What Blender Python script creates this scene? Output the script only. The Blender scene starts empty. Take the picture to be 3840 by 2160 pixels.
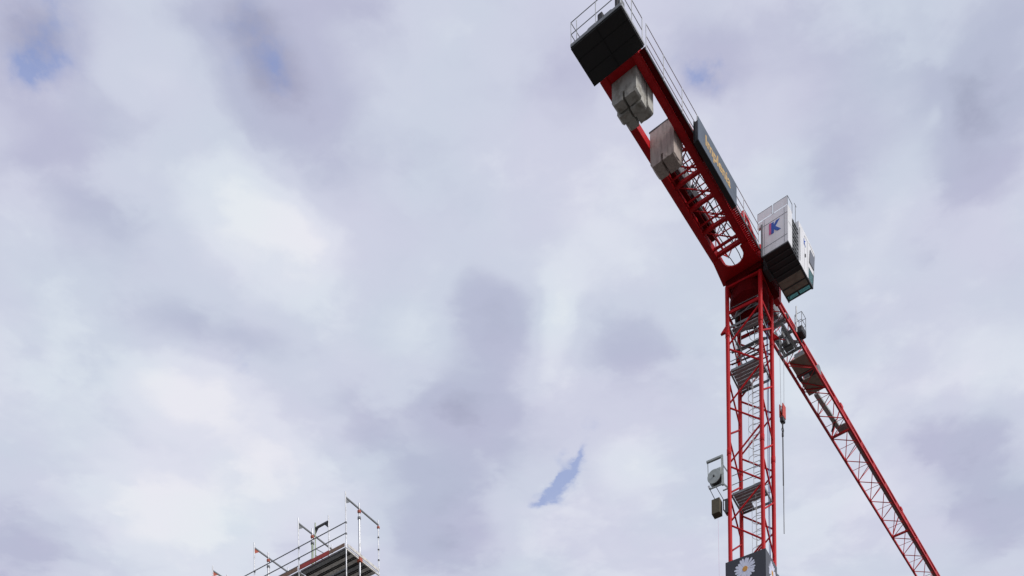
import bpy, bmesh, math, random
from mathutils import Vector, Matrix
random.seed(7)
R = math.radians
scene = bpy.context.scene
COL = scene.collection
CAMZ = 1.6

# ------------------------------------------------------------------ camera
cam = bpy.data.cameras.new("camera")
cam_ob = bpy.data.objects.new("camera", cam)
COL.objects.link(cam_ob)
cam_ob.location = (0, 0, CAMZ)
cam_ob.rotation_euler = (R(90), R(0.718), 0)
cam.sensor_width = 36.0
cam.lens = 38.165
cam.shift_x = 0.0
cam.shift_y = 0.9701
cam.clip_start = 0.5
cam.clip_end = 20000
scene.camera = cam_ob

# ------------------------------------------------------------------ world
SUN_AZ, SUN_EL = R(134), R(33)          # azimuth clockwise from +Y
world = bpy.data.worlds.new("World")
scene.world = world
world.use_nodes = True
nt = world.node_tree
for n in list(nt.nodes): nt.nodes.remove(n)
def N(t, **k):
    n = nt.nodes.new(t)
    for a, b in k.items(): setattr(n, a, b)
    return n
def L(a, b): nt.links.new(a, b)
def M(op, a, b=None, c=None, clamp=False):
    n = N('ShaderNodeMath', operation=op, use_clamp=clamp)
    for i, v in enumerate((a, b, c)):
        if v is None: continue
        if isinstance(v, (int, float)): n.inputs[i].default_value = v
        else: L(v, n.inputs[i])
    return n.outputs[0]
out = N('ShaderNodeOutputWorld'); bg = N('ShaderNodeBackground'); bg.inputs[1].default_value = 0.1
L(bg.outputs[0], out.inputs[0])
sky = N('ShaderNodeTexSky', sky_type='NISHITA', sun_disc=False)
sky.sun_elevation = SUN_EL; sky.sun_rotation = SUN_AZ
tc = N('ShaderNodeTexCoord'); sep = N('ShaderNodeSeparateXYZ'); L(tc.outputs['Generated'], sep.inputs[0])
zc = M('MAXIMUM', sep.outputs[2], 0.06)
# the cloud layer: every direction is carried onto a flat layer overhead
comb = N('ShaderNodeCombineXYZ'); L(M('DIVIDE', sep.outputs[0], zc), comb.inputs[0]); L(M('DIVIDE', sep.outputs[1], zc), comb.inputs[1])
def noise(scale, detail, rough, vec=None, off=(0, 0, 0), sc=(1, 1, 1), rot=0):
    mp = N('ShaderNodeMapping'); mp.inputs['Location'].default_value = off; mp.inputs['Scale'].default_value = sc; mp.inputs['Rotation'].default_value = (0, 0, rot)
    L(vec or comb.outputs[0], mp.inputs[0])
    n = N('ShaderNodeTexNoise'); n.inputs['Scale'].default_value = scale; n.inputs['Detail'].default_value = detail; n.inputs['Roughness'].default_value = rough
    L(mp.outputs[0], n.inputs['Vector']); return n
def warped(amp, scale, detail, off):
    w = noise(scale, detail, 0.55, off=off)
    s = N('ShaderNodeVectorMath', operation='SUBTRACT'); L(w.outputs['Color'], s.inputs[0]); s.inputs[1].default_value = (.5, .5, .5)
    m = N('ShaderNodeVectorMath', operation='SCALE'); L(s.outputs[0], m.inputs[0]); m.inputs['Scale'].default_value = amp
    a = N('ShaderNodeVectorMath', operation='ADD'); L(comb.outputs[0], a.inputs[0]); L(m.outputs[0], a.inputs[1]); return a.outputs[0]
WARP = warped(0.042, 11.0, 8, (3, 1, 0))
WARP_H = warped(0.055, 24.0, 8, (7, 2, 0))
CLOUDS = [(-0.2258, 1.0211, -2.85, 0.0704, 0.0465, 0.42), (-0.1888, 1.0372, -2.605, 0.0213, 0.017, 0.12), (-0.2622, 0.9168, -2.114, 0.0617, 0.0274, 0.1), (-0.3776, 0.8537, 2.492, 0.0541, 0.035, -0.4), (-0.1837, 0.8974, 1.312, 0.0622, 0.0347, -0.26), (-0.1631, 0.966, 1.216, 0.0433, 0.0251, -0.12), (-0.2089, 0.8502, 3.134, 0.0543, 0.0142, -0.16), (-0.393, 0.9541, 3.018, 0.036, 0.0175, -0.1), (-0.3603, 1.0117, -2.593, 0.0421, 0.0386, -0.12), (-0.0596, 0.9171, 3.087, 0.0587, 0.0413, 0.1), (-0.1033, 0.8478, 3.132, 0.0333, 0.0124, -0.16), (-0.3017, 1.1422, -2.834, 0.0682, 0.0291, -0.28), (-0.2349, 1.1578, -1.533, 0.044, 0.0383, -0.15), (-0.3531, 1.2279, -2.99, 0.0539, 0.0433, 0.42), (-0.3849, 1.1896, -2.752, 0.0318, 0.023, 0.12), (-0.4302, 1.4081, 2.784, 0.0842, 0.0598, 0.42), (-0.4687, 1.2243, 2.476, 0.0896, 0.0618, 0.12), (-0.6498, 1.4495, 2.46, 0.1153, 0.0746, -0.32), (0.0017, 1.1046, 2.924, 0.0517, 0.0388, -0.15), (-0.0256, 1.195, 1.793, 0.1047, 0.062, -0.17), (-0.0652, 1.3762, 1.719, 0.1677, 0.0642, -0.3), (0.0588, 1.1084, 1.746, 0.0386, 0.0166, 0.16), (-0.154, 1.2534, 1.786, 0.0555, 0.045, -0.2), (-0.0786, 1.1248, 1.88, 0.0628, 0.0246, 0.26), (-0.1196, 1.2223, 1.844, 0.0409, 0.0326, 0.14), (-0.185, 1.1652, 2.691, 0.0535, 0.0449, 0.1), (-0.281, 1.3276, 1.985, 0.0905, 0.0624, 0.14), (-0.0718, 1.4923, 2.886, 0.07, 0.0653, -0.15), (0.1627, 0.8857, -2.602, 0.0385, 0.0241, -0.14), (0.4207, 0.8885, 1.395, 0.0599, 0.0396, -0.22), (0.4032, 0.9245, -2.154, 0.0331, 0.0238, -0.2), (0.3789, 0.938, 1.506, 0.012, 0.0074, 0.14), (0.3733, 1.006, 1.707, 0.0508, 0.025, 0.14), (0.3636, 1.0746, -1.88, 0.0415, 0.0346, 0.1), (0.4348, 1.048, 1.451, 0.0432, 0.0318, -0.1), (0.4325, 0.9825, 0.375, 0.0366, 0.03, -0.22), (0.3099, 1.0003, 1.029, 0.0454, 0.0294, -0.15), (0.0479, 1.0272, -3.044, 0.0582, 0.0465, 0.12), (0.061, 0.8962, -2.892, 0.0333, 0.0293, -0.1), (0.1591, 1.3349, 1.096, 0.0451, 0.0382, 0.3), (0.0574, 1.1425, 1.73, 0.0473, 0.0228, 0.3), (0.131, 1.1566, 1.447, 0.0552, 0.0431, -0.14), (0.1759, 1.1875, -2.579, 0.0547, 0.0345, -0.12), (0.6301, 1.3766, 0.847, 0.127, 0.0741, -0.34), (0.536, 1.3154, -2.353, 0.0734, 0.0389, -0.2), (0.3736, 1.1601, 0.902, 0.0444, 0.0305, -0.16), (0.5523, 1.1794, -2.873, 0.0685, 0.0381, 0.22), (0.0519, 1.2323, 1.376, 0.0412, 0.0362, 0.1), (0.2199, 1.455, -3.026, 0.1265, 0.0772, 0.1), (0.3619, 1.3168, 1.287, 0.1327, 0.0374, 0.12), (0.106, 1.0572, 1.356, 0.0694, 0.0514, 0.16), (0.0204, 1.0728, -2.736, 0.0322, 0.0167, 0.16), (0.2441, 0.9618, 1.182, 0.0466, 0.0345, 0.14), (-0.3672, 0.8808, 2.61, 0.0237, 0.0157, -0.2), (-0.1885, 0.8895, 1.894, 0.0195, 0.0164, -0.11), (-0.2028, 0.8592, 2.714, 0.0246, 0.0188, -0.1), (0.1716, 0.9054, -2.756, 0.0187, 0.0127, -0.2)]
HOLES = [(0.0935, 1.3187, 1.892, 0.0158, 0.0056, 0.6), (0.0769, 1.3787, 1.653, 0.0182, 0.0104, 0.5), (-0.3672, 0.8808, 2.61, 0.0209, 0.0139, 0.62), (-0.3619, 0.8761, 2.544, 0.0407, 0.0271, 0.16), (-0.3759, 0.8502, 2.8, 0.0318, 0.0196, 0.14), (-0.3776, 0.8972, -1.261, 0.0105, 0.01, 0.4), (-0.2028, 0.8592, 2.714, 0.0223, 0.0171, 0.26), (-0.1885, 0.8895, 1.847, 0.0174, 0.0145, 0.55), (-0.1928, 0.8798, 1.979, 0.0326, 0.0278, 0.12), (-0.344, 0.8487, 2.436, 0.0129, 0.0086, 0.35), (0.1716, 0.9054, -2.747, 0.0154, 0.0107, 0.62), (0.1628, 0.8994, -2.764, 0.0277, 0.019, 0.14), (-0.2778, 1.1784, 2.059, 0.0219, 0.0122, 0.26), (0.0647, 1.3692, 2.031, 0.0295, 0.0091, 1.1), (0.0836, 1.3447, 2.309, 0.0224, 0.0097, 0.7), (0.0524, 1.3996, 2.773, 0.0175, 0.0066, 0.6), (0.0725, 1.312, 1.633, 0.0188, 0.0072, 0.35), (0.0986, 1.2691, 2.134, 0.017, 0.0109, 0.3), (0.1723, 0.9034, -2.657, 0.007, 0.0057, 0.1), (-0.4123, 1.1686, 2.099, 0.0184, 0.0104, 0.12)]

def blobs(table, vec):
    acc = None
    for i, (px, py, rot, sx, sy, w) in enumerate(table):
        if acc is not None and i % 4 == 0:      # order the evaluation so the shader needs little memory
            vm = N('ShaderNodeVectorMath', operation='MULTIPLY_ADD'); L(acc, vm.inputs[0]); vm.inputs[1].default_value = (1e-7, 1e-7, 0); L(vec, vm.inputs[2]); vec = vm.outputs[0]
        mp = N('ShaderNodeMapping', vector_type='TEXTURE')
        mp.inputs['Location'].default_value = (px, py, 0); mp.inputs['Rotation'].default_value = (0, 0, rot); mp.inputs['Scale'].default_value = (sx, sy, 1)
        L(vec, mp.inputs[0])
        d = N('ShaderNodeVectorMath', operation='DOT_PRODUCT'); L(mp.outputs[0], d.inputs[0]); L(mp.outputs[0], d.inputs[1])
        g = M('POWER', 0.5, d.outputs['Value'])
        acc = M('MULTIPLY_ADD', g, w, acc if acc is not None else 0.0)
    return acc
cl = blobs(CLOUDS, WARP)
n1 = noise(3.2, 6, 0.5, vec=WARP, off=(1.3, .4, 0), sc=(1, 1.5, 1), rot=.5)
n2 = noise(13, 7, 0.58, off=(5, 9, 0), sc=(1, 1.5, 1), rot=.5)
b0 = M('MULTIPLY_ADD', M('SUBTRACT', n1.outputs[0], .5), 0.50, 0.515)
b1 = M('MULTIPLY_ADD', M('SUBTRACT', n2.outputs[0], .5), 0.20, b0)
n4 = noise(6.5, 9, .56, vec=WARP, off=(4, 8, 0), sc=(1, 1.25, 1), rot=.5)
e4 = N('ShaderNodeMapRange', interpolation_type='SMOOTHSTEP'); e4.inputs[1].default_value = .47; e4.inputs[2].default_value = .60; e4.inputs[3].default_value = -.03; e4.inputs[4].default_value = .07
L(n4.outputs[0], e4.inputs[0])
n5 = noise(3.0, 9, .55, off=(14, 2, 0), sc=(1.2, 1, 1), rot=-.4)
e5 = N('ShaderNodeMapRange', interpolation_type='SMOOTHSTEP'); e5.inputs[1].default_value = .49; e5.inputs[2].default_value = .55; e5.inputs[3].default_value = -.03; e5.inputs[4].default_value = .045
L(n5.outputs[0], e5.inputs[0])
rl = N('ShaderNodeVectorMath', operation='LENGTH'); L(comb.outputs[0], rl.inputs[0])     # cloud is paler towards the horizon
rm_ = N('ShaderNodeMapRange', interpolation_type='SMOOTHSTEP'); rm_.inputs[1].default_value = .85; rm_.inputs[2].default_value = 1.45; rm_.inputs[3].default_value = -.015; rm_.inputs[4].default_value = .13
L(rl.outputs['Value'], rm_.inputs[0])
bright = M('ADD', M('ADD', M('ADD', b1, cl), M('ADD', e4.outputs[0], e5.outputs[0])), rm_.outputs[0])
ramp = N('ShaderNodeValToRGB'); cr = ramp.color_ramp; cr.interpolation = 'EASE'
def s2l(r, g, b): return tuple(((c/255+.055)/1.055)**2.4 if c > 10 else c/255/12.92 for c in (r, g, b))+(1,)
cr.elements[0].position = 0.0; cr.elements[0].color = s2l(161, 164, 188)
cr.elements[1].position = 1.0; cr.elements[1].color = s2l(231, 234, 240)
for p, c in ((.3, (185, 189, 211)), (.56, (205, 210, 226)), (.8, (219, 224, 235))):
    e = cr.elements.new(p); e.color = s2l(*c)
L(bright, ramp.inputs[0])
# faint lilac and green-blue casts between the cloud folds
n3 = noise(5, 3, .5, off=(11, 3, 0)); tint = N('ShaderNodeValToRGB')
tint.color_ramp.elements[0].position = .36; tint.color_ramp.elements[0].color = (.972, 1.0, .998, 1)
tint.color_ramp.elements[1].position = .62; tint.color_ramp.elements[1].color = (1.012, .985, 1.01, 1)
L(n3.outputs[0], tint.inputs[0])
mul = N('ShaderNodeMix', data_type='RGBA', blend_type='MULTIPLY'); mul.inputs[0].default_value = 1; L(ramp.outputs[0], mul.inputs[6]); L(tint.outputs[0], mul.inputs[7])
x10 = N('ShaderNodeVectorMath', operation='SCALE'); x10.inputs['Scale'].default_value = 10.0; L(mul.outputs[2], x10.inputs[0])
ho = blobs(HOLES, WARP_H)
nh = noise(42, 8, .66, off=(2, 2, 0))
hr = M('MULTIPLY', M('SUBTRACT', M('MULTIPLY_ADD', M('SUBTRACT', nh.outputs[0], .5), -2.2, ho), .08), 0.8, clamp=True)
hf = M('MINIMUM', M('MULTIPLY', hr, M('MULTIPLY', ho, 1.3, clamp=True)), 0.66)
mixs = N('ShaderNodeMix', data_type='RGBA'); L(hf, mixs.inputs[0]); L(x10.outputs[0], mixs.inputs[6])
blue = N('ShaderNodeMix', data_type='RGBA'); blue.inputs[0].default_value = 0.8; L(sky.outputs[0], blue.inputs[6]); blue.inputs[7].default_value = (2.5, 3.5, 7.0, 1)
L(blue.outputs[2], mixs.inputs[7]); L(mixs.outputs[2], bg.inputs[0])

# ------------------------------------------------------------------ sun (soft, behind cloud)
sun = bpy.data.lights.new("sun", 'SUN'); sun.energy = 2.5; sun.angle = R(14); sun.color = (1, .965, .92)
sun_ob = bpy.data.objects.new("sun", sun); COL.objects.link(sun_ob)
sd = Vector((math.sin(SUN_AZ)*math.cos(SUN_EL), math.cos(SUN_AZ)*math.cos(SUN_EL), math.sin(SUN_EL)))
sun_ob.rotation_euler = sd.to_track_quat('Z', 'Y').to_euler(); sun_ob.location = (40, -20, 90)

vs = scene.view_settings
scene.display_settings.display_device = 'sRGB'
vs.view_transform = 'Standard'; vs.look = 'None'; vs.exposure = 0.0; vs.gamma = 1.0; vs.use_curve_mapping = False

# ------------------------------------------------------------------ materials
def mat(name, col, rough=.5, metal=0, dirt=None, dscale=3.0, damt=.35, bump=0, fine=40, streak=False, spec=.5, glass=False):
    m = bpy.data.materials.new(name); m.use_nodes = True; t = m.node_tree; b = t.nodes['Principled BSDF']
    b.inputs['Roughness'].default_value = rough; b.inputs['Metallic'].default_value = metal
    if 'Specular IOR Level' in b.inputs: b.inputs['Specular IOR Level'].default_value = spec
    g = t.nodes.new('ShaderNodeNewGeometry')
    mp = t.nodes.new('ShaderNodeMapping'); t.links.new(g.outputs['Position'], mp.inputs[0])
    if streak: mp.inputs['Scale'].default_value = (1, 1, .12)
    n = t.nodes.new('ShaderNodeTexNoise'); n.inputs['Scale'].default_value = dscale; n.inputs['Detail'].default_value = 7; n.inputs['Roughness'].default_value = .62
    t.links.new(mp.outputs[0], n.inputs['Vector'])
    r = t.nodes.new('ShaderNodeMapRange'); r.inputs[1].default_value = .45; r.inputs[2].default_value = .75; r.inputs[3].default_value = 0; r.inputs[4].default_value = damt
    t.links.new(n.outputs[0], r.inputs[0])
    mx = t.nodes.new('ShaderNodeMix'); mx.data_type = 'RGBA'; t.links.new(r.outputs[0], mx.inputs[0])
    mx.inputs[6].default_value = (*col, 1); mx.inputs[7].default_value = (*(dirt or [c*.5 for c in col]), 1)
    t.links.new(mx.outputs[2], b.inputs['Base Color'])
    r2 = t.nodes.new('ShaderNodeMapRange'); r2.inputs[3].default_value = max(.02, rough-.1); r2.inputs[4].default_value = min(1, rough+.18)
    t.links.new(n.outputs[0], r2.inputs[0]); t.links.new(r2.outputs[0], b.inputs['Roughness'])
    if bump:
        n2 = t.nodes.new('ShaderNodeTexNoise'); n2.inputs['Scale'].default_value = fine; n2.inputs['Detail'].default_value = 4
        t.links.new(g.outputs['Position'], n2.inputs['Vector'])
        bp = t.nodes.new('ShaderNodeBump'); bp.inputs['Strength'].default_value = bump; bp.inputs['Distance'].default_value = .02
        t.links.new(n2.outputs[0], bp.inputs['Height']); t.links.new(bp.outputs[0], b.inputs['Normal'])
    if glass:      # thin pane: mostly clear with a tint, and a reflection
        tr_ = t.nodes.new('ShaderNodeBsdfTransparent'); tr_.inputs[0].default_value = (.62, .80, .79, 1)
        ms = t.nodes.new('ShaderNodeMixShader'); ms.inputs[0].default_value = .28
        t.links.new(tr_.outputs[0], ms.inputs[1]); t.links.new(b.outputs[0], ms.inputs[2])
        t.links.new(ms.outputs[0], t.nodes['Material Output'].inputs[0])
    return m
RED = mat('red_paint', (.51, .007, .012), .5, dirt=(.20, .005, .008), dscale=2.2, damt=.5, streak=True, spec=.22)
RED_J = mat('weathered_red_paint', (.55, .022, .028), .5, dirt=(.22, .015, .016), dscale=3, damt=.5, spec=.3)
DRED = mat('shade_darkened_red_paint', (.13, .002, .004), .75, dirt=(.05, .002, .003), dscale=3, damt=.7, spec=.08)  # deep shade around the slewing unit is worked into this dark red
PLANK = mat('pale_grey_tread', (.33, .34, .35), .6, .1, dirt=(.16, .16, .16), dscale=5, damt=.6)
GREYL = mat('pale_grey_green_paint', (.36, .39, .38), .5, .1, dirt=(.18, .19, .17), dscale=6, damt=.7)
GALV = mat('galvanised_steel', (.42, .43, .44), .45, .55, dirt=(.24, .24, .24), dscale=6, damt=.6)
GREY = mat('grey_painted_steel', (.20, .21, .22), .5, .1, dirt=(.10, .10, .09), dscale=5, damt=.6)
DGREY = mat('dark_steel', (.045, .045, .05), .5, .2, dirt=(.07, .06, .05), dscale=5, damt=.6)
BLACK = mat('black_sheet', (.011, .011, .013), .55, dirt=(.022, .02, .018), dscale=2, damt=.7)
PLY = mat('weathered_plywood', (.30, .26, .21), .8, dirt=(.14, .12, .095), dscale=4, damt=.8, bump=.3)
CONC = mat('concrete', (.44, .43, .395), .9, dirt=(.17, .15, .115), dscale=3.2, damt=.95, bump=.9, fine=14)
CONC2 = mat('board_marked_concrete', (.46, .385, .345), .9, dirt=(.22, .18, .16), dscale=9, damt=.9, bump=.5, fine=12, streak=True)
WHITE = mat('white_panel_paint', (.78, .78, .80), .4, dirt=(.55, .54, .52), dscale=2.5, damt=.5, streak=True)
GLASS = mat('window_glass', (.10, .17, .17), .06, dirt=(.2, .28, .28), dscale=2, damt=.5, spec=1.0, glass=True)
TINT = mat('dark_window_glass', (.05, .055, .07), .08, dirt=(.09, .09, .1), dscale=2, damt=.5, spec=1.0)
SLATE = mat('slate_sign_face', (.09, .115, .15), .5, dirt=(.06, .075, .10), dscale=1.5, damt=.6)
YELL = mat('yellow_lettering', (.58, .38, .15), .5, dirt=(.45, .28, .08), damt=.4)
BLUE = mat('blue_print', (.02, .09, .42), .5)
PINK = mat('magenta_print', (.60, .10, .25), .5)
BANNER = mat('dark_banner_print', (.022, .022, .034), .28, dirt=(.035, .035, .05), dscale=2, damt=.6)
PETAL = mat('white_petal_print', (.66, .68, .80), .55, dirt=(.42, .45, .62), dscale=7, damt=.6)
BOXD = mat('stained_dark_box', (.10, .085, .055), .8, dirt=(.05, .045, .035), dscale=6, damt=.8)
CORE = mat('orange_centre_print', (.62, .30, .06), .6, dirt=(.35, .17, .03), dscale=20, damt=.7)
CABLE = mat('blue_cable_jacket', (.14, .16, .36), .5)
ROPE = mat('steel_rope', (.26, .26, .28), .5, .3)
HOOKC = mat('orange_red_block_paint', (.55, .05, .03), .45, dirt=(.2, .03, .02), damt=.5)
STEEL_W = mat('scaffold_tube_steel', (.52, .53, .55), .38, .6, dirt=(.30, .28, .27), dscale=5, damt=.7)
RUST = mat('red_scaffold_fitting', (.42, .10, .06), .6, dirt=(.22, .07, .04), damt=.6)
TOE = mat('red_toe_board_paint', (.40, .035, .03), .6, dirt=(.17, .05, .035), dscale=4, damt=.8)
WOOD = mat('brown_wood', (.24, .15, .11), .8, dirt=(.12, .08, .06), dscale=6, damt=.8)
DECK = mat('steel_deck', (.72, .70, .66), .6, .2, dirt=(.26, .23, .20), dscale=7, damt=.8)
GREEN = mat('pale_green_scaffold_paint', (.36, .42, .30), .5, .2, dirt=(.2, .24, .17), damt=.6)
GROUND = mat('dark_gravel_ground', (.085, .08, .072), .95, dirt=(.05, .046, .04), dscale=.4, damt=.8, bump=.6, fine=6)

# ------------------------------------------------------------------ object helpers
ROOT = {}
def setp(o, label=None, cat=None, group=None, kind=None):
    if label: o['label'] = label
    if cat: o['category'] = cat
    if group: o['group'] = group
    if kind or cat: o['kind'] = kind or 'thing'
    return o
def world_m(o): return ROOT.get(o.name, Matrix.Identity(4))
def link(o, parent=None, wm=None):
    COL.objects.link(o)
    wm = wm or Matrix.Identity(4)
    ROOT[o.name] = wm
    if parent is not None:
        o.parent = parent
        o.matrix_parent_inverse = world_m(parent).inverted()
    o.matrix_basis = wm
    return o
def thing(name, loc, label, cat, group=None):
    o = bpy.data.objects.new(name, None); o.empty_display_size = .3
    link(o, None, Matrix.Translation(Vector(loc))); return setp(o, label, cat, group)
def mesh_obj(name, verts, faces, m, parent=None, smooth=False):
    c = Vector((0, 0, 0))
    for v in verts: c += Vector(v)
    c /= len(verts)
    me = bpy.data.meshes.new(name); me.from_pydata([tuple(Vector(v)-c) for v in verts], [], faces); me.materials.append(m)
    bm = bmesh.new(); bm.from_mesh(me); bmesh.ops.recalc_face_normals(bm, faces=bm.faces); bm.to_mesh(me); bm.free()
    if smooth:
        for p in me.polygons: p.use_smooth = True
    return link(bpy.data.objects.new(name, me), parent, Matrix.Translation(c))
def unit_tube(key, m, n=8, _c={}):
    k = (key, m.name, n)
    if k not in _c:
        vs_, fs = [], []
        for z in (-.5, .5):
            for i in range(n):
                a = 2*math.pi*i/n; vs_.append((math.cos(a), math.sin(a), z))
        for i in range(n): fs.append((i, (i+1) % n, n+(i+1) % n, n+i))
        fs.append(tuple(range(n-1, -1, -1))); fs.append(tuple(range(n, 2*n)))
        me = bpy.data.meshes.new(key); me.from_pydata(vs_, [], fs); me.materials.append(m)
        for p in me.polygons: p.use_smooth = len(p.vertices) == 4
        _c[k] = me
    return _c[k]
def unit_box(key, m, _c={}):
    k = (key, m.name)
    if k not in _c:
        bm = bmesh.new(); bmesh.ops.create_cube(bm, size=1.0)
        me = bpy.data.meshes.new(key); bm.to_mesh(me); bm.free(); me.materials.append(m); _c[k] = me
    return _c[k]
def basis(p, q, up=Vector((0, 0, 1))):
    d = (q-p); l = d.length; z = d/l
    if abs(z.dot(up)) > .98: up = Vector((.3, .9, 0)).normalized()
    x = up.cross(z).normalized(); y = z.cross(x)
    return Matrix(((x.x, y.x, z.x), (x.y, y.y, z.y), (x.z, y.z, z.z))), l, (p+q)/2
def tube(name, p, q, r, m, parent=None, n=8):
    p, q = Vector(p), Vector(q); B_, l, c = basis(p, q)
    wm = Matrix.Translation(c) @ B_.to_4x4() @ Matrix.Diagonal((r, r, l, 1))
    return link(bpy.data.objects.new(name, unit_tube(name, m, n)), parent, wm)
def beam(name, p, q, w, h, m, parent=None):      # w sideways, h along up
    p, q = Vector(p), Vector(q); B_, l, c = basis(p, q)
    wm = Matrix.Translation(c) @ B_.to_4x4() @ Matrix.Diagonal((w, h, l, 1))
    return link(bpy.data.objects.new(name, unit_box(name, m)), parent, wm)
class Frame:
    def __init__(s, ox, oy, e1, e2): s.o = Vector((ox, oy, CAMZ)); s.e1 = Vector((*e1, 0)); s.e2 = Vector((*e2, 0))
    def __call__(s, a, b, z): return s.o+s.e1*a+s.e2*b+Vector((0, 0, z))
    def box(s, name, a, b, z, m, parent=None, bev=0):
        a0, a1 = sorted(a); b0, b1 = sorted(b); z0, z1 = sorted(z)
        vs_ = [s(x, y, w) for w in (z0, z1) for x, y in ((a0, b0), (a1, b0), (a1, b1), (a0, b1))]
        fs = [(0, 3, 2, 1), (4, 5, 6, 7), (0, 1, 5, 4), (1, 2, 6, 5), (2, 3, 7, 6), (3, 0, 4, 7)]
        if not bev: return mesh_obj(name, vs_, fs, m, parent)
        c = sum(vs_, Vector())/8
        bm = bmesh.new(); bv = [bm.verts.new(v-c) for v in vs_]
        for f in fs: bm.faces.new([bv[i] for i in f])
        bmesh.ops.recalc_face_normals(bm, faces=bm.faces)
        bmesh.ops.bevel(bm, geom=list(bm.edges), offset=bev, segments=2, profile=.6, affect='EDGES')
        me = bpy.data.meshes.new(name); bm.to_mesh(me); bm.free(); me.materials.append(m)
        return link(bpy.data.objects.new(name, me), parent, Matrix.Translation(c))
    def prism(s, name, pts, axis, lo, hi, m, parent=None, smooth=False):
        """pts: outline in the other two local axes; axis 0=a 1=b 2=z"""
        vs_ = []
        for h in (lo, hi):
            for p in pts:
                q = list(p); q.insert(axis, h); vs_.append(s(*q))
        n = len(pts); fs = [tuple(range(n)), tuple(range(2*n-1, n-1, -1))]+[(i, (i+1) % n, n+(i+1) % n, n+i) for i in range(n)]
        return mesh_obj(name, vs_, fs, m, parent, smooth)
    def tube(s, name, p, q, r, m, parent=None, n=8): return tube(name, s(*p), s(*q), r, m, parent, n)
    def beam(s, name, p, q, w, h, m, parent=None): return beam(name, s(*p), s(*q), w, h, m, parent)
def path_tube(name, pts, r, m, parent=None, n=8, closed=False):
    """one swept tube along a list of points"""
    vs_, fs = [], []; k = len(pts)
    for i, p in enumerate(pts):
        if closed: d = pts[(i+1) % k]-pts[i-1]
        else: d = pts[min(i+1, k-1)]-pts[max(i-1, 0)]
        B_, _, _ = basis(Vector((0, 0, 0)), d.normalized())
        for j in range(n):
            a = 2*math.pi*j/n; vs_.append(p+B_@Vector((math.cos(a)*r, math.sin(a)*r, 0)))
    for i in range(k if closed else k-1):
        for j in range(n):
            fs.append((i*n+j, i*n+(j+1) % n, ((i+1) % k)*n+(j+1) % n, ((i+1) % k)*n+j))
    if not closed: fs.append(tuple(range(n))); fs.append(tuple(range((k-1)*n, k*n)))
    return mesh_obj(name, vs_, fs, m, parent, True)
def revolve(name, c, prof, m, parent=None, n=32):
    """prof: list of (radius, z) about a vertical axis through c"""
    vs_, fs = [], []
    for r, z in prof:
        for i in range(n):
            a = 2*math.pi*i/n; vs_.append(c+Vector((r*math.cos(a), r*math.sin(a), z)))
    for k in range(len(prof)-1):
        for i in range(n): fs.append((k*n+i, k*n+(i+1) % n, (k+1)*n+(i+1) % n, (k+1)*n+i))
    fs.append(tuple(range(n))); fs.append(tuple(range((len(prof)-1)*n, len(prof)*n)))
    return mesh_obj(name, vs_, fs, m, parent)
class Multi:
    """small pieces too small to pick apart, joined into one part"""
    def __init__(s): s.v = []; s.f = []
    def bar(s, p, q, w, h=None):
        B_, l, c = basis(Vector(p), Vector(q)); h = h or w; k = len(s.v)
        for z in (-.5, .5):
            for x, y in ((-.5, -.5), (.5, -.5), (.5, .5), (-.5, .5)): s.v.append(c+B_@Vector((x*w, y*h, z*l)))
        s.f += [tuple(k+i for i in t) for t in ((0, 3, 2, 1), (4, 5, 6, 7), (0, 1, 5, 4), (1, 2, 6, 5), (2, 3, 7, 6), (3, 0, 4, 7))]
    def build(s, name, m, parent, stuff=True):
        o = mesh_obj(name, s.v, s.f, m, parent)
        if stuff: o['kind'] = 'stuff'
        return o
def text_obj(name, body, origin, right, up, height, depth, m, parent, shear=0, width=1.0, bold=0):
    """flat printed lettering as thin geometry; right/up are world directions"""
    cu = bpy.data.curves.new(name, 'FONT'); cu.body = body; cu.size = 1.0; cu.extrude = depth/height/2; cu.shear = shear; cu.offset = bold
    tmp = bpy.data.objects.new(name+'_c', cu); COL.objects.link(tmp)
    dg = bpy.context.evaluated_depsgraph_get(); me = bpy.data.meshes.new_from_object(tmp.evaluated_get(dg)); bpy.data.objects.remove(tmp)
    me.name = name; me.materials.clear(); me.materials.append(m)
    z = right.cross(up)
    rm = Matrix(((right.x*width, up.x, z.x), (right.y*width, up.y, z.y), (right.z*width, up.z, z.z)))*height
    wm = Matrix.Translation(origin) @ rm.to_4x4()
    return link(bpy.data.objects.new(name, me), parent, wm)

# ------------------------------------------------------------------ frames of the place
MX, MY = 13.7946, 60.0
AJ, AM, ASC = R(37.4627), R(31.6659), R(33.8271)
UP = Frame(MX, MY, (math.sin(AJ), math.cos(AJ)), (math.cos(AJ), -math.sin(AJ)))     # a: out along the jib, s: to its right
MA = Frame(MX, MY, (math.cos(AM), -math.sin(AM)), (math.sin(AM), math.cos(AM)))     # the mast's own axes
SC = Frame(-6.7809, 47.0, (-math.cos(ASC), math.sin(ASC)), (math.sin(ASC), math.cos(ASC)))
ej, er, ez = UP.e1, UP.e2, Vector((0, 0, 1))

# ------------------------------------------------------------------ ground
g = mesh_obj('ground', [(-3000, -3000, 0), (3000, -3000, 0), (3000, 3000, 0), (-3000, 3000, 0)], [(0, 1, 2, 3)], GROUND); g['kind'] = 'structure'

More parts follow.
